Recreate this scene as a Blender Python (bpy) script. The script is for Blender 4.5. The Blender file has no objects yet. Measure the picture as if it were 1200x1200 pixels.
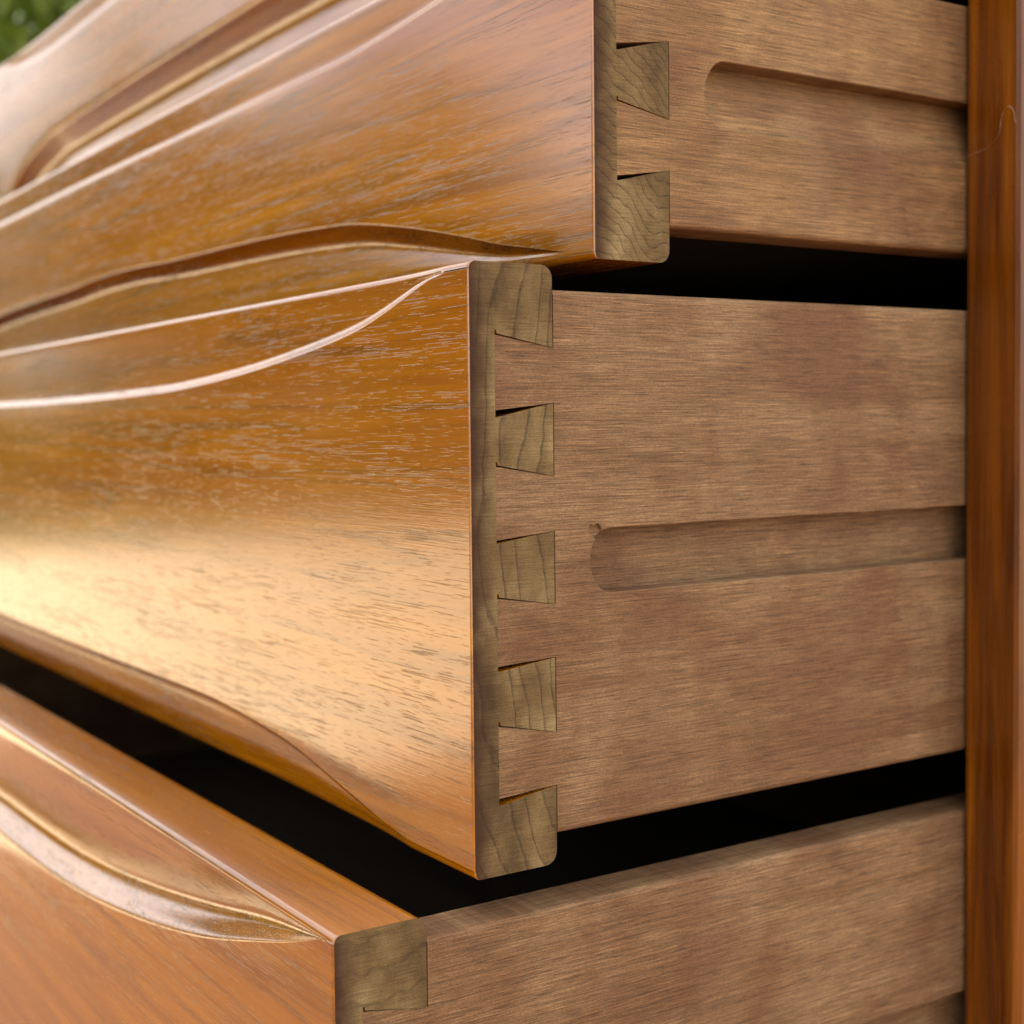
import bpy, bmesh, math, random
import numpy as np
from mathutils import Vector, Matrix
R = math.radians
rng = random.Random(7)
sc = bpy.context.scene
col = sc.collection

# ------------------------------------------------------------------ camera
CAMZ = 0.62
cam = bpy.data.cameras.new('camera'); camo = bpy.data.objects.new('camera', cam); col.objects.link(camo)
f_px, cx, cy, yaw, pit, rol = 1630.22, 479.04, 565.91, 0.54807, 0.04041, -0.01306
F = Vector((-math.cos(yaw)*math.cos(pit), math.sin(yaw)*math.cos(pit), -math.sin(pit)))
Rv = F.cross(Vector((0, 0, 1))).normalized(); U = Rv.cross(F)
R2 = Rv*math.cos(rol) + U*math.sin(rol); U2 = -Rv*math.sin(rol) + U*math.cos(rol)
M = Matrix(((R2.x, U2.x, -F.x), (R2.y, U2.y, -F.y), (R2.z, U2.z, -F.z)))
camo.matrix_world = Matrix.Translation((0, 0, CAMZ)) @ M.to_4x4()
cam.sensor_width = 36; cam.lens = f_px/1200*36
cam.shift_x = -(cx-600)/1200; cam.shift_y = (cy-600)/1200
cam.clip_start = 0.01; cam.clip_end = 3000
cam.dof.use_dof = True; cam.dof.focus_distance = 0.312; cam.dof.aperture_fstop = 15.5
sc.camera = camo

# ------------------------------------------------------------------ sky, sun, exposure
SUN_EL, SUN_AZ = 53, 122            # azimuth measured from +X towards +Y: the sun is behind the dresser, to the left
w = bpy.data.worlds.new('World'); sc.world = w; w.use_nodes = True
nt = w.node_tree; bg = nt.nodes['Background']
sky = nt.nodes.new('ShaderNodeTexSky'); sky.sky_type = 'NISHITA'; sky.sun_disc = False
sky.sun_elevation = R(SUN_EL); sky.sun_rotation = R(90-SUN_AZ)
sky.air_density = .8; sky.dust_density = 6.0; sky.ozone_density = 1.0
# broken bright cloud over the blue
tcw = nt.nodes.new('ShaderNodeTexCoord'); mpw = nt.nodes.new('ShaderNodeMapping'); mpw.inputs['Scale'].default_value = (2.2, 2.2, 5.0)
nzw = nt.nodes.new('ShaderNodeTexNoise'); nzw.inputs['Scale'].default_value = 1.6; nzw.inputs['Detail'].default_value = 6
rpw = nt.nodes.new('ShaderNodeValToRGB'); rpw.color_ramp.elements[0].position = .30; rpw.color_ramp.elements[1].position = .52
mxw = nt.nodes.new('ShaderNodeMix'); mxw.data_type = 'RGBA'
nt.links.new(tcw.outputs['Generated'], mpw.inputs[0]); nt.links.new(mpw.outputs[0], nzw.inputs['Vector'])
nt.links.new(nzw.outputs[0], rpw.inputs[0]); nt.links.new(rpw.outputs[0], mxw.inputs[0])
nt.links.new(sky.outputs[0], mxw.inputs[6]); mxw.inputs[7].default_value = (9.0, 8.7, 8.3, 1)
nt.links.new(mxw.outputs[2], bg.inputs[0]); bg.inputs[1].default_value = 0.15
sl = bpy.data.lights.new('sun', 'SUN'); so = bpy.data.objects.new('sun', sl); col.objects.link(so)
sl.energy = 5.0; sl.angle = R(0.6); sl.color = (1, .93, .82)
sd = Vector((math.cos(R(SUN_AZ))*math.cos(R(SUN_EL)), math.sin(R(SUN_AZ))*math.cos(R(SUN_EL)), math.sin(R(SUN_EL))))
so.rotation_euler = sd.to_track_quat('Z', 'Y').to_euler(); so.location = (0, 0, 6)
sc.view_settings.view_transform = 'Standard'; sc.view_settings.look = 'None'
sc.view_settings.exposure = 1.28; sc.view_settings.gamma = 1.0
sc.render.engine = 'CYCLES'
sc.cycles.max_bounces = 8

# ------------------------------------------------------------------ helpers
def put(o, parent=None):
    col.objects.link(o)
    if parent: o.parent = parent
    return o
def tag(o, label=None, cat=None, group=None, kind=None):
    for k, v in (('label', label), ('category', cat), ('group', group), ('kind', kind)):
        if v: o[k] = v
    return o
def mesh_obj(name, verts, faces, mats, parent=None, fmat=None, smooth=None):
    me = bpy.data.meshes.new(name); me.from_pydata(verts, [], faces); me.update()
    for m in mats: me.materials.append(m)
    if fmat is not None: me.polygons.foreach_set('material_index', fmat)
    if smooth is not None: me.polygons.foreach_set('use_smooth', smooth)
    me.update()
    return put(bpy.data.objects.new(name, me), parent)
def empty(name, loc):
    e = bpy.data.objects.new(name, None); e.location = loc; e.empty_display_size = .05
    return put(e)
def box(name, a, b, mat, parent=None, bev=.001):
    bm = bmesh.new(); bmesh.ops.create_cube(bm, size=1)
    for v in bm.verts:
        v.co = Vector([(a[i]+b[i])/2 + v.co[i]*(b[i]-a[i]) for i in range(3)])
    if bev: bmesh.ops.bevel(bm, geom=bm.edges[:], offset=bev, segments=2, affect='EDGES', profile=.5)
    me = bpy.data.meshes.new(name); bm.to_mesh(me); bm.free(); me.materials.append(mat)
    for p in me.polygons: p.use_smooth = False
    return put(bpy.data.objects.new(name, me), parent)

# ------------------------------------------------------------------ materials
class NT:
    def __init__(s, name):
        s.m = bpy.data.materials.new(name); s.m.use_nodes = True
        s.t = s.m.node_tree; s.p = s.t.nodes['Principled BSDF']
    def n(s, typ, **kw):
        nd = s.t.nodes.new('ShaderNode'+typ)
        for k, v in kw.items(): setattr(nd, k, v)
        return nd
    def l(s, a, b): s.t.links.new(a, b)
    def coord(s, scale, loc=(0, 0, 0), rot=(0, 0, 0), src=None):
        if src is None:
            tc = s.n('TexCoord'); src = tc.outputs['Object']
        mp = s.n('Mapping'); s.l(src, mp.inputs[0])
        mp.inputs['Scale'].default_value = scale; mp.inputs['Location'].default_value = loc
        mp.inputs['Rotation'].default_value = rot
        return mp.outputs[0]
    def noise(s, vec, scale=1, detail=3, rough=.5, dist=0):
        nd = s.n('TexNoise'); s.l(vec, nd.inputs['Vector'])
        nd.inputs['Scale'].default_value = scale; nd.inputs['Detail'].default_value = detail
        nd.inputs['Roughness'].default_value = rough; nd.inputs['Distortion'].default_value = dist
        return nd.outputs[0]
    def ramp(s, fac, stops, mode='LINEAR'):
        r = s.n('ValToRGB'); s.l(fac, r.inputs[0]); r.color_ramp.interpolation = mode
        e = r.color_ramp.elements
        while len(e) < len(stops): e.new(.5)
        for k, (pos, c) in enumerate(stops):
            e[k].position = pos
            e[k].color = (c, c, c, 1) if not isinstance(c, tuple) else (*c, 1)
        return r.outputs[0]
    def math(s, op, a, b=None, clamp=False):
        nd = s.n('Math', operation=op, use_clamp=clamp)
        for i, x in enumerate((a, b)):
            if x is None: continue
            if isinstance(x, (int, float)): nd.inputs[i].default_value = x
            else: s.l(x, nd.inputs[i])
        return nd.outputs[0]
    def mix(s, fac, a, b, mode='MIX'):
        nd = s.n('Mix', data_type='RGBA', blend_type=mode)
        for k, x in ((0, fac), (6, a), (7, b)):
            if isinstance(x, (int, float)): nd.inputs[k].default_value = x
            elif isinstance(x, tuple): nd.inputs[k].default_value = (*x, 1)
            else: s.l(x, nd.inputs[k])
        return nd.outputs[2]
    def bump(s, h, strength=1, dist=.001, nrm=None):
        b = s.n('Bump'); s.l(h, b.inputs['Height'])
        b.inputs['Strength'].default_value = strength; b.inputs['Distance'].default_value = dist
        if nrm: s.l(nrm, b.inputs['Normal'])
        return b.outputs[0]

def varnish(name, axis='x', base=(.225, .074, .0010), dark=(.160, .046, .0010), light=(.285, .102, .0015), seed=0.0, rough=.125, pores=1.0):
    """lacquered teak; the grain runs along the given object axis"""
    m = NT(name)
    def C(a, c, off=0.0, tilt=0.0):
        sc_ = (a, c, c) if axis == 'x' else (c, c, a)
        return m.coord(sc_, (seed+off, seed*.7+off, seed*1.3+off), (0, R(tilt), 0))
    # slow warp so that the figure runs in long, gently bent bands
    big = m.noise(C(2.2, 16), 1, 2, .5, .6)
    mid = m.noise(C(5, 110, 3), 1, 4, .6, 1.2)
    fine = m.noise(C(30, 1900, 5), 1, 3, .65)
    tone = m.ramp(mid, [(.28, dark), (.47, base), (.68, light)])
    tone = m.mix(m.ramp(big, [(.4, 0.0), (.7, .4)]), tone, dark if axis != 'x' else (.19, .048, .005))
    tone = m.mix(.4, tone, m.ramp(fine, [(.3, .35), (.7, .7)]), 'OVERLAY')
    # thin dark late-wood lines
    ln = m.noise(C(3.2, 75, 9), 1, 3, .55, .5)
    lines = m.math('ABSOLUTE', m.math('SUBTRACT', ln, .5))
    lines = m.ramp(lines, [(0, 1.0), (.012, .6), (.035, 0.0)])
    tone = m.mix(m.math('MULTIPLY', lines, .38), tone, (.06, .02, .005))
    # open pores: short dashes along the grain, gathered in streaks
    pn = m.noise(C(62, 3400, 11), 1, 1, .4)
    cl = m.ramp(m.noise(C(9, 160, 13), 1, 3, .6), [(.50, 0.0), (.64, 1.0)])
    near = m.math('MAXIMUM', cl, m.math('MULTIPLY', lines, .9))
    thr = m.math('ADD', pn, m.math('MULTIPLY', near, .125))
    pore = m.ramp(thr, [(.70, 0.0), (.745, 1.0)])
    pore2 = m.ramp(m.noise(C(150, 4200, 17), 1, 1, .4), [(.66, 0.0), (.72, .6)])
    pore = m.math('MAXIMUM', pore, pore2)
    tone = m.mix(m.math('MULTIPLY', pore, .52*pores), tone, (.035, .013, .005))
    m.l(tone, m.p.inputs['Base Color'])
    grainb = m.noise(C(60, 2600, 19), 1, 3, .6)
    peel = m.noise(m.coord((260, 260, 260)), 1, 3, .55)
    peel2 = m.noise(m.coord((1300, 1300, 1300)), 1, 2, .6)
    h = m.math('ADD', m.math('MULTIPLY', pore, -.5*pores), m.math('MULTIPLY', grainb, .35))
    n1 = m.bump(h, .30, .00012)
    h2 = m.math('ADD', m.math('MULTIPLY', peel, .32), m.math('MULTIPLY', peel2, .16))
    n2 = m.bump(h2, .045, .0006, n1)
    m.l(n2, m.p.inputs['Normal'])
    rr = m.ramp(m.noise(m.coord((14, 60, 60)), 1, 4, .6), [(.3, rough*.85), (.75, rough*1.3)])
    rr = m.math('ADD', rr, m.math('MULTIPLY', pore, .2)); m.l(rr, m.p.inputs['Roughness'])
    m.p.inputs['IOR'].default_value = 1.8
    return m.m

def endgrain(name, seed, period, center, lines=1.0):
    """bare end grain of the drawer fronts: olive tan, dark growth rings, saw scratches"""
    m = NT(name)
    # ring distance field: far centre gives near-parallel rings; warp for the wavy lines
    tc = m.n('TexCoord')
    warp = m.n('TexNoise'); m.l(m.coord((0, 260, 190), (seed, seed, 0)), warp.inputs['Vector'])
    warp.inputs['Scale'].default_value = 1; warp.inputs['Detail'].default_value = 4
    wv = m.n('VectorMath', operation='SCALE'); m.l(warp.outputs['Color'], wv.inputs[0]); wv.inputs[3].default_value = .0019
    ad = m.n('VectorMath', operation='ADD'); m.l(tc.outputs['Object'], ad.inputs[0]); m.l(wv.outputs[0], ad.inputs[1])
    mp = m.n('Mapping'); m.l(ad.outputs[0], mp.inputs[0])
    mp.inputs['Location'].default_value = (0, -center[0], -center[1]); mp.inputs['Scale'].default_value = (0, 1, 1)
    ln = m.n('VectorMath', operation='LENGTH'); m.l(mp.outputs[0], ln.inputs[0])
    dist = ln.outputs['Value']
    fr = m.math('FRACT', m.math('DIVIDE', m.math('ADD', dist, m.math('MULTIPLY', m.noise(m.coord((0, 75, 16), (seed, 3, 1)), 1, 2), .016)), period))
    ring = m.ramp(fr, [(0, .0), (.55, .10), (.84, .38), (.90, 1.0), (.97, 1.0), (1.0, .1)])
    breakup = m.ramp(m.noise(m.coord((0, 500, 260), (2, seed, 5)), 1, 3, .7), [(.3, .45), (.58, 1.0)])
    ring = m.math('MULTIPLY', ring, breakup)
    cloud = m.noise(m.coord((0, 70, 45), (seed+4, 1, 2)), 1, 4, .6)
    c = m.ramp(cloud, [(.3, (.054, .034, .015)), (.5, (.108, .071, .031)), (.7, (.180, .130, .064))])
    c = m.mix(m.math('MULTIPLY', ring, .60*lines), c, (.022, .014, .010))
    speck = m.noise(m.coord((0, 3200, 3200)), 1, 2, .7)
    c = m.mix(.5, c, m.ramp(speck, [(.32, .22), (.7, .85)]), 'OVERLAY')
    saw = m.noise(m.coord((0, 110, 3600), (0, seed, 0)), 1, 2, .6)
    c = m.mix(.38, c, m.ramp(saw, [(.3, .2), (.7, .82)]), 'OVERLAY')
    # lacquer has soaked into the first two millimetres behind the face and darkened them
    sep = m.n('SeparateXYZ'); m.l(tc.outputs['Object'], sep.inputs[0])
    e = m.math('ADD', sep.outputs['Y'], m.math('MULTIPLY', m.noise(m.coord((0, 160, 160)), 1, 3), .006))
    stain = m.ramp(m.math('MULTIPLY', e, 100), [(.36, .92), (.66, .45), (1.1, 0.0)])
    c = m.mix(stain, c, (.030, .013, .008))
    m.l(c, m.p.inputs['Base Color']); m.p.inputs['Roughness'].default_value = .85; m.p.inputs['Specular IOR Level'].default_value = .12
    h = m.math('ADD', m.math('MULTIPLY', saw, .6), m.math('MULTIPLY', speck, .6))
    h = m.math('SUBTRACT', h, m.math('MULTIPLY', ring, .5))
    m.l(m.bump(h, .5, .00022), m.p.inputs['Normal'])
    return m.m

def sidewood(name, seed, warm=0.0):
    """bare beech-like drawer side: fine fibres along the depth (y), fuzzy, blotched"""
    m = NT(name)
    def C(a, c, off=0.0): return m.coord((c, a, c), (seed+off, seed*.6+off, seed*1.7+off), (R(-.8), 0, 0))
    fib = m.noise(C(45, 2900), 1, 5, .72)
    fib2 = m.noise(C(130, 6500, 4), 1, 2, .6)
    band = m.noise(C(7, 120, 7), 1, 4, .62, .4)
    blot = m.noise(m.coord((1, 22, 34), (seed, seed*2, 1)), 1, 4, .6, .5)
    blot2 = m.noise(m.coord((1, 60, 12), (seed+3, seed, 9)), 1, 3, .55, .2)
    a = (.150+warm*.040, .086+warm*.020, .042+warm*.002); b = (.108+warm*.02, .055+warm*.012, .022); d = (.170+warm*.03, .103+warm*.018, .053)
    c = m.ramp(band, [(.28, b), (.5, a), (.72, d)])
    c = m.mix(m.ramp(blot, [(.44, 0.0), (.60, .6)]), c, (.090, .038, .016))
    c = m.mix(m.ramp(blot2, [(.52, 0.0), (.68, .16)]), c, (.21, .135, .082))
    c = m.mix(.55, c, m.ramp(fib, [(.30, .05), (.5, .5), (.70, .95)]), 'OVERLAY')
    c = m.mix(.45, c, m.ramp(fib2, [(.3, .1), (.7, .9)]), 'OVERLAY')
    st3 = m.noise(m.coord((1, 34, 9), (seed*1.9+2, seed, 6)), 1, 3, .5, .15)
    c = m.mix(m.ramp(st3, [(.52, 0.0), (.62, .30)]), c, (.088, .036, .015))
    spk = m.noise(m.coord((1, 1500, 3600), (seed, 2, 4)), 1, 3, .75)
    c = m.mix(.42, c, m.ramp(spk, [(.32, .15), (.68, .85)]), 'OVERLAY')
    dash = m.ramp(m.noise(C(140, 3000, 12), 1, 1), [(.64, 0.0), (.72, 1.0)])
    c = m.mix(m.math('MULTIPLY', dash, .55), c, (.045, .022, .011))
    m.l(c, m.p.inputs['Base Color'])
    m.l(m.ramp(band, [(.3, .62), (.7, .8)]), m.p.inputs['Roughness']); m.p.inputs['Specular IOR Level'].default_value = .22
    fuzz = m.noise(m.coord((700, 500, 1100), (seed, 0, 0)), 1, 3, .7)
    h = m.math('ADD', m.math('MULTIPLY', fib, .9), m.math('MULTIPLY', fuzz, .45))
    h = m.math('SUBTRACT', h, m.math('MULTIPLY', dash, .5))
    m.l(m.bump(h, .6, .00022), m.p.inputs['Normal'])
    return m.m

def plain(name, c1, c2, scale, rough=.8, bump=0.0, bscale=40):
    m = NT(name)
    n = m.noise(m.coord(scale), 1, 5, .6)
    m.l(m.ramp(n, [(.3, c1), (.7, c2)]), m.p.inputs['Base Color']); m.p.inputs['Roughness'].default_value = rough
    if bump: m.l(m.bump(m.noise(m.coord((bscale,)*3), 1, 4), bump, .004), m.p.inputs['Normal'])
    return m.m

TEAK = [varnish('lacquered_teak_%d' % k, 'x', seed=k*3.7) for k in range(4)]
TEAKV = varnish('lacquered_teak_upright', 'z', base=(.125, .034, .0012), dark=(.040, .008, .001), light=(.21, .066, .002), seed=5.1, rough=.24, pores=.15)
TEAKV.node_tree.nodes['Principled BSDF'].inputs['IOR'].default_value = 1.45
END = [endgrain('end_grain_sawn', 1.3, .003, (.2, .25)), endgrain('end_grain_slanted', 2.7, .0026, (.17, .22)),
       endgrain('end_grain_upright', 4.1, .0050, (.19, .080)), endgrain('end_grain_level', 6.6, .0065, (.07, -.30), .55)]
SIDE = [sidewood('bare_side_wood_%d' % k, k*5.3, (0, .8, 0, 0)[k]) for k in range(4)]
INNER = plain('shade_dark_inner_wood', (.03, .018, .010), (.05, .03, .018), (8, 60, 60), .85)  # shade put into the colour: inner wood darkened so drawer gaps stay black
CARC = plain('shade_dark_carcass_inside', (.014, .009, .006), (.025, .016, .010), (8, 60, 60), .9)  # likewise near black, to deepen the shade inside the carcass

# ------------------------------------------------------------------ ground and trees
gm = NT('sunlit_paving')
v = gm.coord((1, 1, 1))
br = gm.n('TexBrick'); gm.l(v, br.inputs['Vector'])
br.inputs['Scale'].default_value = 1.6; br.inputs['Mortar Size'].default_value = .012
br.inputs['Color1'].default_value = (.80, .64, .41, 1); br.inputs['Color2'].default_value = (.74, .58, .37, 1); br.inputs['Mortar'].default_value = (.6, .47, .30, 1)
gn = gm.noise(gm.coord((.8, .8, .8)), 1, 6, .6)
gm.l(gm.mix(.25, br.outputs[0], gm.ramp(gn, [(.3, .3), (.7, .75)]), 'OVERLAY'), gm.p.inputs['Base Color'])
gm.p.inputs['Roughness'].default_value = .85
g = mesh_obj('ground', [(-900, -900, 0), (900, -900, 0), (900, 900, 0), (-900, 900, 0)], [(0, 1, 2, 3)], [gm.m])
tag(g, kind='structure')
pm = NT('added_dark_ground_tiles')  # unseen darker ground, added and sized to dim low reflections in the fronts
tb = pm.n('TexBrick'); pm.l(pm.coord((1, 1, 1)), tb.inputs['Vector']); tb.inputs['Scale'].default_value = 3.0; tb.inputs['Mortar Size'].default_value = .01
tb.inputs['Color1'].default_value = (.17, .072, .030, 1); tb.inputs['Color2'].default_value = (.13, .055, .024, 1); tb.inputs['Mortar'].default_value = (.13, .09, .06, 1)
pm.l(tb.outputs[0], pm.p.inputs['Base Color']); pm.p.inputs['Roughness'].default_value = .8
tag(mesh_obj('added_dark_ground', [(-2.15, -7, .004), (2.6, -7, .004), (2.6, 3.2, .004), (-2.15, 3.2, .004)], [(0, 1, 2, 3)], [pm.m]), kind='structure')

lm = NT('mown_grass')
lm.l(lm.ramp(lm.noise(lm.coord((2, 2, 2)), 1, 6, .7), [(.3, (.035, .06, .012)), (.7, (.08, .12, .025))]), lm.p.inputs['Base Color'])
lm.p.inputs['Roughness'].default_value = .9
V = []
for k in range(64):
    a = 2*math.pi*k/64; r_ = 8.2+.5*math.sin(a*3+1)+.25*math.sin(a*7)
    V += [(math.cos(a)*r_, math.sin(a)*r_, .004), (math.cos(a)*700, math.sin(a)*700, .004)]
lw = mesh_obj('lawn', V, [(2*k, 2*k+1, (2*k+3) % 128, (2*k+2) % 128) for k in range(64)], [lm.m])
tag(lw, kind='structure')
leafm = NT('leaf_green')
oi = leafm.n('ObjectInfo')
ln_ = leafm.noise(leafm.coord((1.1, 1.1, 1.1)), 1, 3)
leafm.l(leafm.ramp(ln_, [(.3, (.055, .085, .008)), (.5, (.13, .165, .014)), (.7, (.32, .31, .022))]), leafm.p.inputs['Base Color'])
leafm.p.inputs['Roughness'].default_value = .5
try: leafm.p.inputs['Transmission Weight'].default_value = 0.0
except Exception: pass
tr = leafm.n('BsdfTranslucent'); tr.inputs[0].default_value = (.16, .26, .03, 1)
mx = leafm.n('MixShader'); mx.inputs[0].default_value = .35
leafm.l(leafm.p.outputs[0], mx.inputs[1]); leafm.l(tr.outputs[0], mx.inputs[2]); leafm.l(mx.outputs[0], leafm.t.nodes['Material Output'].inputs[0])
bark = plain('bark', (.06, .045, .03), (.13, .1, .07), (12, 12, 3), .9, .6, 30)

def crown_mesh(seed, nleaf=9000):
    r = np.random.RandomState(seed)
    blobs = []
    for k in range(26):
        d = r.normal(size=3); d /= np.linalg.norm(d)
        blobs.append((d*np.array([.62, .62, .42])*r.uniform(.35, 1)+np.array([0, 0, .55]), r.uniform(.2, .36)))
    cs = []
    for k in range(nleaf):
        c, rad = blobs[r.randint(len(blobs))]
        d = r.normal(size=3); d /= np.linalg.norm(d)
        cs.append(c + d*rad*r.uniform(.55, 1.05)*np.array([1, 1, .75]))
    cs = np.array(cs)
    a = r.normal(size=(nleaf, 3)); a /= np.linalg.norm(a, axis=1)[:, None]
    b = np.cross(a, r.normal(size=(nleaf, 3))); b /= np.linalg.norm(b, axis=1)[:, None]
    s = r.uniform(.016, .032, size=(nleaf, 1))
    V = np.stack([cs-a*s, cs+b*s*.55, cs+a*s, cs-b*s*.55], 1).reshape(-1, 3)
    Fc = np.arange(nleaf*4).reshape(-1, 4)
    me = bpy.data.meshes.new('crown'); me.from_pydata(V.tolist(), [], Fc.tolist()); me.materials.append(leafm.m); me.update()
    return me
def trunk_mesh(seed):
    r = random.Random(seed); V = []; Fc = []
    def limb(p, q, r0, r1, n=8, seg=6):
        st = len(V); p = Vector(p); q = Vector(q); d = (q-p).normalized()
        u = d.orthogonal().normalized(); w_ = d.cross(u)
        for i in range(seg+1):
            t = i/seg; c = p.lerp(q, t) + u*math.sin(t*5+seed)*.01 + w_*math.cos(t*4)*.008; rad = r0+(r1-r0)*t
            for j in range(n):
                a = 2*math.pi*j/n; V.append(tuple(c + (u*math.cos(a)+w_*math.sin(a))*rad))
        for i in range(seg):
            for j in range(n):
                Fc.append((st+i*n+j, st+i*n+(j+1) % n, st+(i+1)*n+(j+1) % n, st+(i+1)*n+j))
    limb((0, 0, -.02), (.02, .01, .55), .045, .028)
    for k in range(7):
        a = k*2.4; h = .25+.05*k
        limb((.01, .005, h), (math.cos(a)*.38, math.sin(a)*.38, h+.32), .018, .005)
    me = bpy.data.meshes.new('trunk'); me.from_pydata(V, [], Fc); me.materials.append(bark)
    for p in me.polygons: p.use_smooth = True
    return me
CR = [crown_mesh(s) for s in (1, 2, 3)]; TR = [trunk_mesh(s) for s in (1, 2, 3)]
# azimuth in degrees from -X (positive = behind the dresser), distance, height, width factor
TREES = [(34, 11, 7.0, .8), (18, 11, 8.2, .46), (50, 10, 7.0, .9), (4, 13, 2.9, .8), (-5, 13, 3.1, .75), (-11, 13.5, 4.4, .6), (-18, 14, 7.0, .38), (-23, 13, 4.9, .6), (-29.5, 12.5, 5.4, .62),
         (-38, 14, 4.5, .85), (-46, 14, 5.0, .8), (-55, 15, 6.4, .8), (-65, 14, 6.0, .8), (-78, 13, 6.0, .9), (-95, 15, 7.0, .9), (-115, 14, 6.0, .9)]
for k, (az, d, h, wf) in enumerate(TREES):
    a = R(180-az); t = empty('tree', (math.cos(a)*d, math.sin(a)*d, 0)); t.rotation_euler.z = k*1.7
    c = bpy.data.objects.new('crown', CR[k % 3]); put(c, t); tk = bpy.data.objects.new('trunk', TR[k % 3]); put(tk, t)
    for o in (c, tk): o.scale = (h*.62*wf, h*.62*wf, h*.68)
    c.location.z = h*.05
    if k < 3: lab = ('bright green leafy tree far left behind the dresser', 'dark green leafy tree blurred above the far end of the uppermost drawer', 'tall green tree standing behind the dresser')[k]
    else: lab = 'leafy green tree across the paving in front of the dresser'
    tag(t, lab, 'tree', 'garden trees around the dresser' if k < 3 else 'garden trees across the paving')

for k in range(19):
    az = 2-k*6.3; d = 11.6+.5*math.sin(k*2.1); a = R(180-az)
    t = empty('shrub', (math.cos(a)*d, math.sin(a)*d, 0)); t.rotation_euler.z = k*2.3
    c = bpy.data.objects.new('crown', CR[(k+1) % 3]); put(c, t); c.scale = (1.25, 1.25, 1.5+.25*math.sin(k*1.3)); c.location.z = -.18
    tk = bpy.data.objects.new('stem', TR[k % 3]); put(tk, t); tk.scale = (.8, .8, 1.0)
    tag(t, 'low green shrub at the edge of the lawn in front of the dresser', 'shrub', 'shrubs across the paving')

# ------------------------------------------------------------------ drawers
X0, XE = -.25, -.893          # near end and far end of every drawer front
T = .0228                    # thickness of the fronts
LAP = .0070                  # blind lap in front of the tails
ST = .0120                   # thickness of the drawer sides
def curve_fn(pts):
    s = np.array([p[0] for p in pts]); z = np.array([p[1] for p in pts])
    h_ = np.diff(s); d_ = np.diff(z)/h_; m_ = np.zeros(len(s))          # monotone cubic through the measured points
    m_[0] = d_[0]
    for i in range(1, len(s)-1):
        m_[i] = 0 if d_[i-1]*d_[i] <= 0 else 2*d_[i-1]*d_[i]/(d_[i-1]+d_[i])
    xs = np.linspace(0, .3215, 645); v_ = []
    for x in xs:
        i = int(min(max(np.searchsorted(s, x, 'right')-1, 0), len(s)-2))
        if x >= s[-1]: v_.append(z[-1]); continue
        t = (x-s[i])/h_[i]
        v_.append((2*t**3-3*t*t+1)*z[i]+(t**3-2*t*t+t)*h_[i]*m_[i]+(3*t*t-2*t**3)*z[i+1]+(t**3-t*t)*h_[i]*m_[i+1])
    v_ = np.array(v_); n_ = 24; k = np.hanning(2*n_+3)[1:-1]; k /= k.sum()
    vp = np.concatenate([2*v_[0]-v_[1:n_+1][::-1], v_, np.full(n_, v_[-1])]); vs = np.convolve(vp, k, 'valid')
    def f(s_):
        s_ = min(s_, .643-s_); return float(np.interp(s_, xs, vs))
    return f
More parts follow.
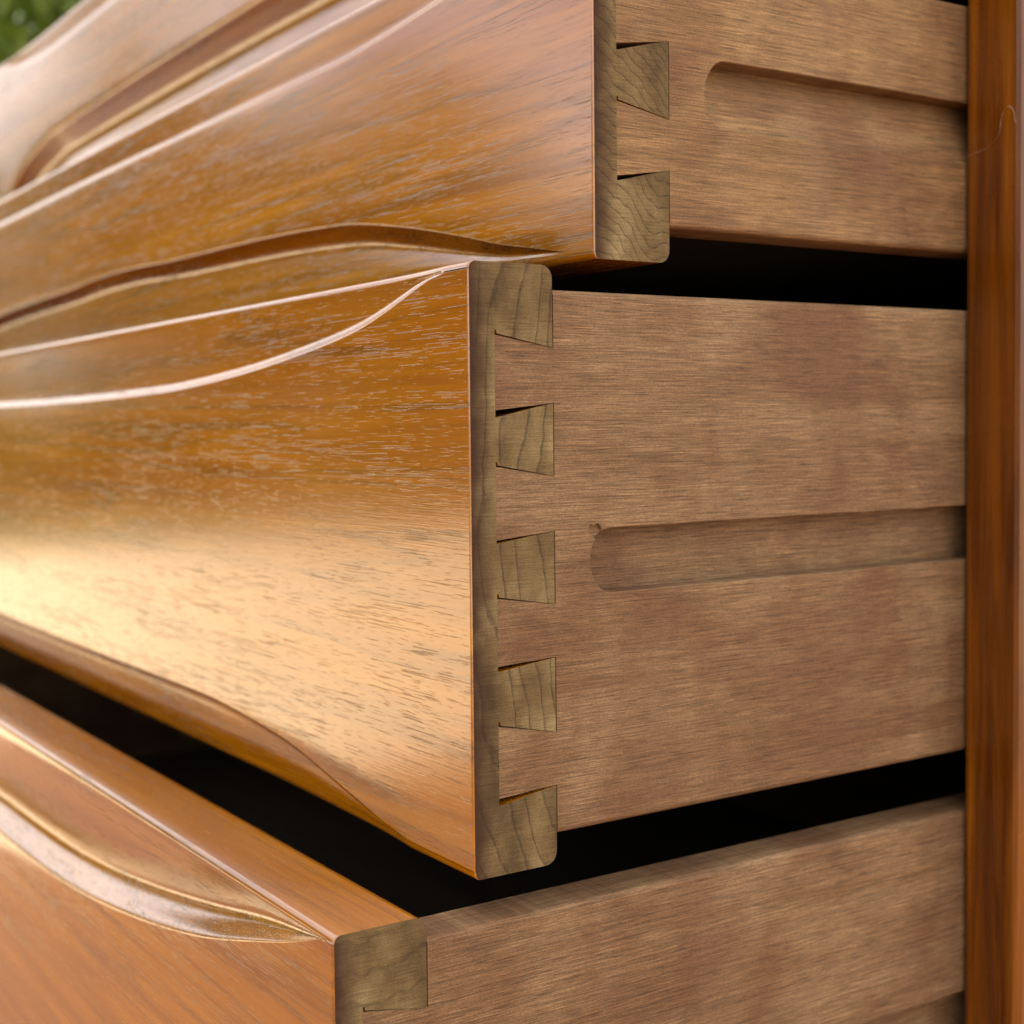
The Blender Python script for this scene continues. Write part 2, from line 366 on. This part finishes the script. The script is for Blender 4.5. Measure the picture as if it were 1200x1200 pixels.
def make_front(root, mats, H, scoop, cove, dmax):
    """carved front: eye-shaped finger scoop under the top edge and cove over the bottom edge"""
    dtop, dbot, keep, tk, lg = dmax                            # keep: how much of the cove depth is left at the bottom edge
    f1, f2 = curve_fn(scoop), curve_fn(cove)
    xs = [0, .00012, .0003, .0006, .001, .0018, .003]
    xs += list(np.arange(.0045, .02, .0015)); xs += list(np.arange(.02, .14, .0025)); xs += list(np.arange(.14, .50, .0035))
    xs += list(np.arange(.48, .615, .0025)); xs += list(np.arange(.615, .639, .0015)); xs += [.640, .641, .642, .6425, .6428, .643]
    xs = sorted(set([round(float(x), 5) for x in xs]+[ST])); rr = .0017; re = .0004; bt = .0030
    def edge(s, r):
        return r - math.sqrt(max(0, r*r-(r-s)**2)) if s < r else 0
    def profile(s):
        ht = max(f1(s), 0); hb = max(f2(s), 0)
        def dep(h, dm):
            q = max(0, h-.0016)*.46; return dm*q/(dm**3+q**3)**(1/3)
        Dt, Db = dep(ht, dtop), dep(hb, dbot)
        rb = rr+(.0042 if keep >= 0 else .0015)*min(1, hb/.016)                       # the bottom edge turns into a bullnose under the cove
        ht = max(ht, rr+.0003+1.3*lg*Dt); hb = max(hb, rb+.0006+1.2*Db)
        vex = .0014*min(1, hb/.016) if keep < 0 else 0; kp = max(keep, 0) if keep >= 0 else 1
        pts = []
        for a in range(8): z = rb*(1-math.cos(a*math.pi/14)); pts.append((z, edge(z, rb)*.75+Db*kp+vex))
        zs_ = hb-1.15*Db; n = 9
        for i in range(1, n+1):
            q = i/n; pts.append((rb+(zs_-rb)*q, Db*(kp+(1-kp)*q**1.25)+vex*(1-q)**2))
        for o_, q in ((.9, .93), (.75, .83), (.6, .70), (.45, .56), (.3, .41), (.18, .28), (.08, .16), (0, .07)): pts.append((hb-Db*o_, Db*q))
        for o_, q in ((.05, .03), (.11, .008), (.18, 0)): pts.append((hb+max(Db, .0004)*o_, Db*q))
        zt0, zt1 = H-ht-max(Dt, .0004)*.35, hb+max(Db, .0004)*.2
        for i in range(1, 14): pts.append((zt1+(zt0-zt1)*i/14, 0))
        for o_, q in ((-.20, 0), (-.12, .006), (-.05, .025), (0, .06), (.08, .13), (.2, .25), (.35, .41), (.52, .59), (.7, .75), (.86, .87), (1.02, .95), (1.18, .99), (1.3, 1)):
            pts.append((H-ht+max(Dt, .0004)*o_*lg, Dt*q))
        zr = H-rr; z0_ = H-ht+1.3*lg*max(Dt, .0004)
        for i in range(1, 9):
            z = z0_+(zr-z0_)*i/8; pts.append((z, Dt*(1-(1-tk)*i/8)))
        for a in range(1, 6): s_ = rr*(1-math.sin(a*math.pi/10)) ; z = H-s_; pts.append((z, edge(s_, rr)+Dt*tk))
        top = pts[-1][0]
        # loop over the top, down the back and under the bottom
        loop = [(d, z) for z, d in pts]
        de = pts[-1][1]; db_ = pts[0][1]
        loop += [(max(LAP*.6, de+.0004), H), (max(LAP, de+.0008), H), (T-bt, H)]
        for a in range(1, 6): t_ = a*math.pi/10; loop.append((T-bt+bt*math.sin(t_), H-bt+bt*math.cos(t_)))
        loop += [(T, H*.5)]
        for a in range(0, 6): t_ = a*math.pi/10; loop.append((T-bt+bt*math.cos(t_), bt-bt*math.sin(t_)))
        loop += [(max(LAP, db_+.0008), 0), (max(LAP*.6, db_+.0004), 0)]
        return loop, len(pts)
    V = []; Fc = []; fm = []; sm = []; prev = None; L = None
    cols_ = []
    for s in xs:
        lp, npf = profile(s); L = len(lp)
        e = edge(s, re) + edge(.643-s, re)
        ring = [(y_+(e if i < npf else 0), z_) for i, (y_, z_) in enumerate(lp)]
        if s <= ST+1e-9: cols_.append((s, [(min(y_, LAP), z_) for y_, z_ in ring]))
        if s >= ST-1e-9: cols_.append((s, ring))
    for ci, (s, ring) in enumerate(cols_):
        st = len(V); V += [(X0-s, y_, z_) for y_, z_ in ring]
        if prev is not None:
            step = abs(cols_[ci-1][0]-s) < 1e-9
            for i in range(L):
                j = (i+1) % L
                Fc.append((prev+i, prev+j, st+j, st+i)); fm.append(1 if step else 0); sm.append(i < npf and not step)
        prev = st
    Fc.append(tuple(range(L-1, -1, -1))); fm.append(1); sm.append(False)
    Fc.append(tuple(range(prev, prev+L))); fm.append(1); sm.append(False)
    o = mesh_obj('front', V, Fc, mats, root, fm, sm)
    bm = bmesh.new(); bm.from_mesh(o.data); bmesh.ops.remove_doubles(bm, verts=bm.verts[:], dist=2e-6)
    bmesh.ops.dissolve_degenerate(bm, dist=1e-6, edges=bm.edges[:]); bmesh.ops.recalc_face_normals(bm, faces=bm.faces[:]); bm.to_mesh(o.data); bm.free()
    return o
def prism(name, poly, xa, xb, mats, parent):
    """polygon in (y,z) pushed from xa (outer) to xb; ends get mats[1], the long faces mats[0]"""
    n = len(poly); V = [(xa, y_, z_) for y_, z_ in poly]+[(xb, y_, z_) for y_, z_ in poly]
    Fc = [tuple(range(n)), tuple(range(2*n-1, n-1, -1))]+[(i, n+i, n+(i+1) % n, (i+1) % n) for i in range(n)]
    o = mesh_obj(name, V, Fc, mats, parent, [1, 1]+[0]*n)
    bm = bmesh.new(); bm.from_mesh(o.data); bmesh.ops.recalc_face_normals(bm, faces=bm.faces[:]); bm.to_mesh(o.data); bm.free()
    return o
def make_side(root, mat, H, zb, zt, tails, ybk, groove, mirror=False, chip=False):
    """tails: (z_top_left, z_bottom_left, z_top_right, z_bottom_right), from the top down"""
    g1, g2 = .00012, .00042
    gy, g0, g1z, gd0, gd1 = groove                       # start, bottom, top, depth at top, depth at bottom
    P = [('t', T+g2, zt), ('t', ybk, zt), ('n', ybk, g1z)]
    gc, gr = (g0+g1z)/2, (g1z-g0)/2
    arc = []
    for k in range(0, 13):
        a = math.pi/2+math.pi*k/12; arc.append([gy+gr*.8+gr*.8*math.cos(a), gc+gr*math.sin(a)])
    rg = random.Random(int(gy*1e5))
    lng = np.linspace(ybk-.004, gy+gr*.8+.002, 60)
    for y_ in lng: P.append(('g', float(y_), g1z+rg.uniform(-1, 1)*.00010))
    for k, (y_, z_) in enumerate(arc):
        if chip and k == 2:
            P += [('c', y_+a_, z_+b_) for a_, b_ in ((.0004, .0006), (.0001, .0016), (-.0009, .0021), (-.0018, .0017), (-.0030, .0019), (-.0036, .0008), (-.0031, -.0002), (-.0026, -.0004), (-.0024, -.0011), (-.0016, -.0013))]
            continue
        P.append(('g', y_+rg.uniform(-1, 1)*.00008, z_+rg.uniform(-1, 1)*.00008))
    for y_ in lng[::-1]: P.append(('g', float(y_), g0+rg.uniform(-1, 1)*(.0001 if gd1 > .002 else .0005)))
    P += [('n', ybk, g0), ('b', ybk, zb), ('b', T+g2, zb)]
    for (lt, lb, rt, rb) in tails[::-1]:
        P += [('e', T+g2, rb), ('e', LAP+g1, lb+.00022)]
        for q in (.33, .66): P.append(('e', LAP+g1+rg.uniform(0, .00006), lb+(lt-lb)*q))
        P += [('e', LAP+g1, lt-.00005), ('e', T+g2, rt)]
    n = len(P)
    def dep(k, z_):
        if k == 'g':
            q = max(0, min(1, (z_-g0)/(g1z-g0))); return gd1+(gd0-gd1)*q
        return .0013 if k == 'c' else .0070
    V = []; Fc = []
    for k, y_, z_ in P: V.append((X0-.0002, y_, z_))
    for k, y_, z_ in P: V.append((X0-dep(k, z_), y_, z_))
    Fc.append(tuple(range(n)))
    for i in range(n): Fc.append((i, n+i, n+(i+1) % n, (i+1) % n))
    gi = [n+i for i, p in enumerate(P) if p[0] == 'g']
    st = len(V); V += [(X0-gd0, ybk, g1z), (X0-gd1, ybk, g0)]
    Fc.append(tuple([st]+gi+[st+1])[::-1])
    ci = [i for i, p in enumerate(P) if p[0] == 'c']
    if ci:                                               # shallow floor of the torn-out chip at the groove's end
        a_, b_ = ci[0]-1, ci[-1]+1; st = len(V)
        V += [(X0-.0013, P[a_][1], P[a_][2]), (X0-.0013, P[b_][1], P[b_][2])]
        Fc.append(tuple([st]+[n+i for i in ci]+[st+1])[::-1]); Fc.append((st, st+1, n+b_, n+a_))
    # inner half of the board
    inner = [(y_, z_) for k, y_, z_ in P if k in 'tbe']
    m_ = len(inner); st = len(V)
    V += [(X0-.0072, y_, z_) for y_, z_ in inner]+[(X0-ST, y_, z_) for y_, z_ in inner]
    Fc.append(tuple(range(st, st+m_))); Fc.append(tuple(range(st+2*m_-1, st+m_-1, -1)))
    for i in range(m_): Fc.append((st+i, st+m_+i, st+m_+(i+1) % m_, st+(i+1) % m_))
    bm = bmesh.new(); bv = [bm.verts.new(c) for c in V]
    for f in Fc:
        try: bm.faces.new([bv[i] for i in f])
        except ValueError: pass
    bm.verts.ensure_lookup_table(); bm.verts.index_update()
    top = [e for e in bm.edges if all(v_.index < n and P[v_.index][0] in 'tb' for v_ in e.verts) and abs(e.verts[0].co.z-e.verts[1].co.z) < 1e-6]
    gv = [e for e in bm.edges if all(v_.index < n and P[v_.index][0] in 'gc' for v_ in e.verts)]
    bmesh.ops.recalc_face_normals(bm, faces=bm.faces[:])
    bmesh.ops.bevel(bm, geom=top, offset=.0014, segments=3, affect='EDGES', profile=.5)
    gv = [e for e in gv if e.is_valid]
    bmesh.ops.bevel(bm, geom=gv, offset=.00022, segments=1, affect='EDGES', profile=.5)
    if mirror:
        for v_ in bm.verts: v_.co.x = X0+XE-v_.co.x
        bmesh.ops.reverse_faces(bm, faces=bm.faces[:])
    me = bpy.data.meshes.new('side'); bm.to_mesh(me); bm.free(); me.materials.append(mat)
    return put(bpy.data.objects.new('side', me), root)

def make_drawer(k, y, zb, zt, scoop, cove, dmax, zsb, zst, tails, groove, label, chip=False):
    """all z values are relative to the camera height; the root sits at the front bottom edge"""
    root = empty('drawer', (0, y, CAMZ+zb)); H = zt-zb
    tag(root, label, 'drawer', 'carved dresser drawers pulled out in steps')
    front = make_front(root, [TEAK[k], END[k]], H, scoop, cove, dmax)
    rel = [tuple(z-zb for z in t) for t in tails]
    # pins fill the room between the tails, flush with the end grain of the lap
    bt = .0030
    edges = [None]+rel+[None]
    for i in range(len(edges)-1):
        up, dn = edges[i], edges[i+1]
        poly = []
        if up is None:
            poly += [(LAP, H), (T-bt, H)]+[(T-bt+bt*math.sin(a*math.pi/10), H-bt+bt*math.cos(a*math.pi/10)) for a in range(1, 6)]
        else:
            lt, lb, rt, rb = up; gap = (.0004, .0013, .0004, .0009, .0013)[(i+(0 if H > .11 else 1)*(1 if i == 2 else 3)) % 5] if H < .11 else (.0004, .0013, .0004, .0009, .0013)[i % 5]      # the loose wedge under each tail
            poly += [(LAP, lb-gap), (LAP+.0004, lb-gap*1.02), (T-.0045, (lb-gap)*.25+rb*.75-.0001), (T, rb-.0001)]
        if dn is None:
            poly += [(T-bt+bt*math.cos(a*math.pi/10), bt-bt*math.sin(a*math.pi/10)) for a in range(0, 6)]+[(LAP, 0)]
        else:
            lt, lb, rt, rb = dn; poly += [(T, rt+.00012), (LAP+.00055, lt+.00022), (LAP+.00048, lt+.0010), (LAP, lt+.0010)]
        prism('dovetail_pin', poly, X0, X0-ST, [TEAK[k], END[k]], front)
        prism('dovetail_pin', [(a, b) for a, b in poly], XE, XE+ST, [TEAK[k], END[k]], front)
    ybk = .44
    gv = (groove[0]-y, groove[1]-zb, groove[2]-zb, groove[3], groove[4])
    make_side(root, SIDE[k], H, zsb-zb, zst-zb, rel, ybk, gv, False, chip)
    make_side(root, SIDE[k], H, zsb-zb, zst-zb, rel, ybk, gv, True, False)
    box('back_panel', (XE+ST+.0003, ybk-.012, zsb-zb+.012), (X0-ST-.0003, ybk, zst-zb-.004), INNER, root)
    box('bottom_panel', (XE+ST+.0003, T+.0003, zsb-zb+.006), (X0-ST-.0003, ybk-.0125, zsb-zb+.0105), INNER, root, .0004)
    return root

# uppermost drawer (only its far end is in the frame)
make_drawer(0, .243, .1275, .2290, [(0, 0), (.012, .0008), (.03, .006), (.06, .0115), (.12, .0148), (.31, .0150)],
            [(0, 0), (.02, .008), (.043, .026), (.07, .034), (.12, .0405), (.31, .0425)], (.0030, .0105, .75, .85, 1),
            .1340, .2235, [(.203, .189, .200, .192), (.176, .157, .173, .160)], (.28, .171, .186, .0066, .006),
            'drawer highest in the dresser, only its blurred far end showing against the foliage')
make_drawer(1, .20286, .0378, .1236, [(0, 0), (.012, .0010), (.03, .0055), (.0635, .0112), (.13, .0148), (.31, .0142)],
            [(0, .0003), (.010, .0014), (.018, .0031), (.027, .0051), (.037, .0073), (.057, .012), (.086, .0179), (.119, .0227), (.179, .0254), (.256, .0268), (.31, .0285)], (.0022, .0056, .85, .85, 1),
            .0462, .1140, [(.1050, .0872, .1020, .0898), (.0743, .0570, .0715, .0596)], (.2375, .0709, .0873, .0066, .0014),
            'drawer below the uppermost one, with a shallow lit groove and two dovetail pins showing')
make_drawer(2, .16801, -.0997, .03565, [(0, .0002), (.006, .001), (.016, .0028), (.030, .0070), (.049, .0119), (.078, .0160), (.124, .0205), (.181, .0235), (.273, .0247), (.31, .0248)],
            [(0, .0001), (.02, .0004), (.032, .0023), (.043, .0046), (.062, .0085), (.096, .0145), (.153, .0178), (.31, .0172)], (.0023, .0012, -1, .85, 1),
            -.0931, .0303, [(.0199, .0031, .0172, .0049), (-.0090, -.0255, -.0116, -.0239), (-.0381, -.0534, -.0405, -.0525), (-.0665, -.0828, -.0696, -.0817)],
            (.2014, -.0390, -.0240, .0064, .0060),
            'middle drawer in full view with its whole row of dovetails and a round-ended runner groove', True)
make_drawer(3, .13269, -.2350, -.10486, [(0, .0004), (.006, .0022), (.017, .0062), (.034, .0112), (.073, .0217), (.12, .0304), (.163, .0360), (.204, .0390), (.256, .0404), (.31, .0410)],
            [(0, 0), (.03, .001), (.08, .005), (.15, .007), (.31, .007)], (.0082, .0016, -1, 0, .72),
            -.2285, -.1100, [(-.1222, -.140, -.1250, -.138), (-.153, -.170, -.156, -.168), (-.183, -.200, -.186, -.198)],
            (.262, -.1765, -.1617, .0064, .0060),
            'lowest drawer, pulled out furthest, seen from above its flat top edge')

# ------------------------------------------------------------------ dresser carcass
cab = empty('dresser', (-.56, .3335, 0))
tag(cab, 'orange lacquered teak dresser body whose upright side panel borders the drawers on the right', 'dresser')
def cb(name, a, b, mat, bev=.0012):
    o = box(name, [a[0]+.56, a[1]-.3335, a[2]], [b[0]+.56, b[1]-.3335, b[2]], mat, cab, bev); return o
zB, zT = CAMZ-.262, CAMZ+.262
def panel(xa, xb):
    return cb('side_panel', (xa, .3335, zB), (xb, .80, zT), TEAKV, .0018)
panel(-.2497, -.2322); panel(-.9100, -.8960)
cb('top_panel', (-.920, .325, zT+.0005), (-.2235, .805, zT+.0185), TEAK[0], .002)
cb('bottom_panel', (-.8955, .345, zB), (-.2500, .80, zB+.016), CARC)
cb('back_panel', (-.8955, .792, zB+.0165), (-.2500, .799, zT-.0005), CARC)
# dark sheet added inside the far side to keep the gaps black, and the runners the grooves ride on
for xa, xb in ((-.8957, -.8942),):
    cb('added_shade_lining', (xa, .350, zB+.0165), (xb, .791, zT-.001), CARC, 0)
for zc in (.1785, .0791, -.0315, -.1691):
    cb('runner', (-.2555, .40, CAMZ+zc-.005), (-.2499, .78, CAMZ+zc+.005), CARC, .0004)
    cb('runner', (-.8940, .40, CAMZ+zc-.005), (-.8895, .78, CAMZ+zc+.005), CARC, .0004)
for x_ in (-.285, -.835):
    for y_ in (.375, .755):
        V = []; n = 16
        for z_, r_ in ((zB-.0003, .020), (.15, .015), (0, .011)):
            V += [(x_+.56+r_*math.cos(2*math.pi*j/n), y_-.3335+r_*math.sin(2*math.pi*j/n), z_) for j in range(n)]
        Fc = [(i*n+j, i*n+(j+1) % n, (i+1)*n+(j+1) % n, (i+1)*n+j) for i in range(2) for j in range(n)]
        Fc += [tuple(range(n)), tuple(range(3*n-1, 2*n-1, -1))]
        mesh_obj('leg', V, Fc, [TEAKV], cab)

# a stray hair caught on the upright side panel
hp = [(-.2493, .0722), (-.2462, .0728), (-.2428, .0735), (-.2400, .0750), (-.2386, .0775), (-.2384, .0800), (-.2378, .0822), (-.2366, .0836), (-.2352, .0830), (-.2344, .0812), (-.2340, .0785)]
V = []; Fc = []; r_ = .000035
for i, (x_, z_) in enumerate(hp):
    for j in range(5):
        a = 2*math.pi*j/5; V.append((x_+r_*math.cos(a), .33340+r_*math.sin(a)*.8-.00006+.00004*math.sin(i), CAMZ+z_+r_*math.sin(a+1.2)))
for i in range(len(hp)-1):
    for j in range(5): Fc.append((i*5+j, i*5+(j+1) % 5, (i+1)*5+(j+1) % 5, (i+1)*5+j))
hm = plain('pale_hair', (.45, .36, .30), (.5, .4, .33), (10, 10, 10), .5)
tag(mesh_obj('hair', V, Fc, [hm], None, None, [True]*len(Fc)), 'fine pale stray hair curled on the upright orange side panel', 'hair')
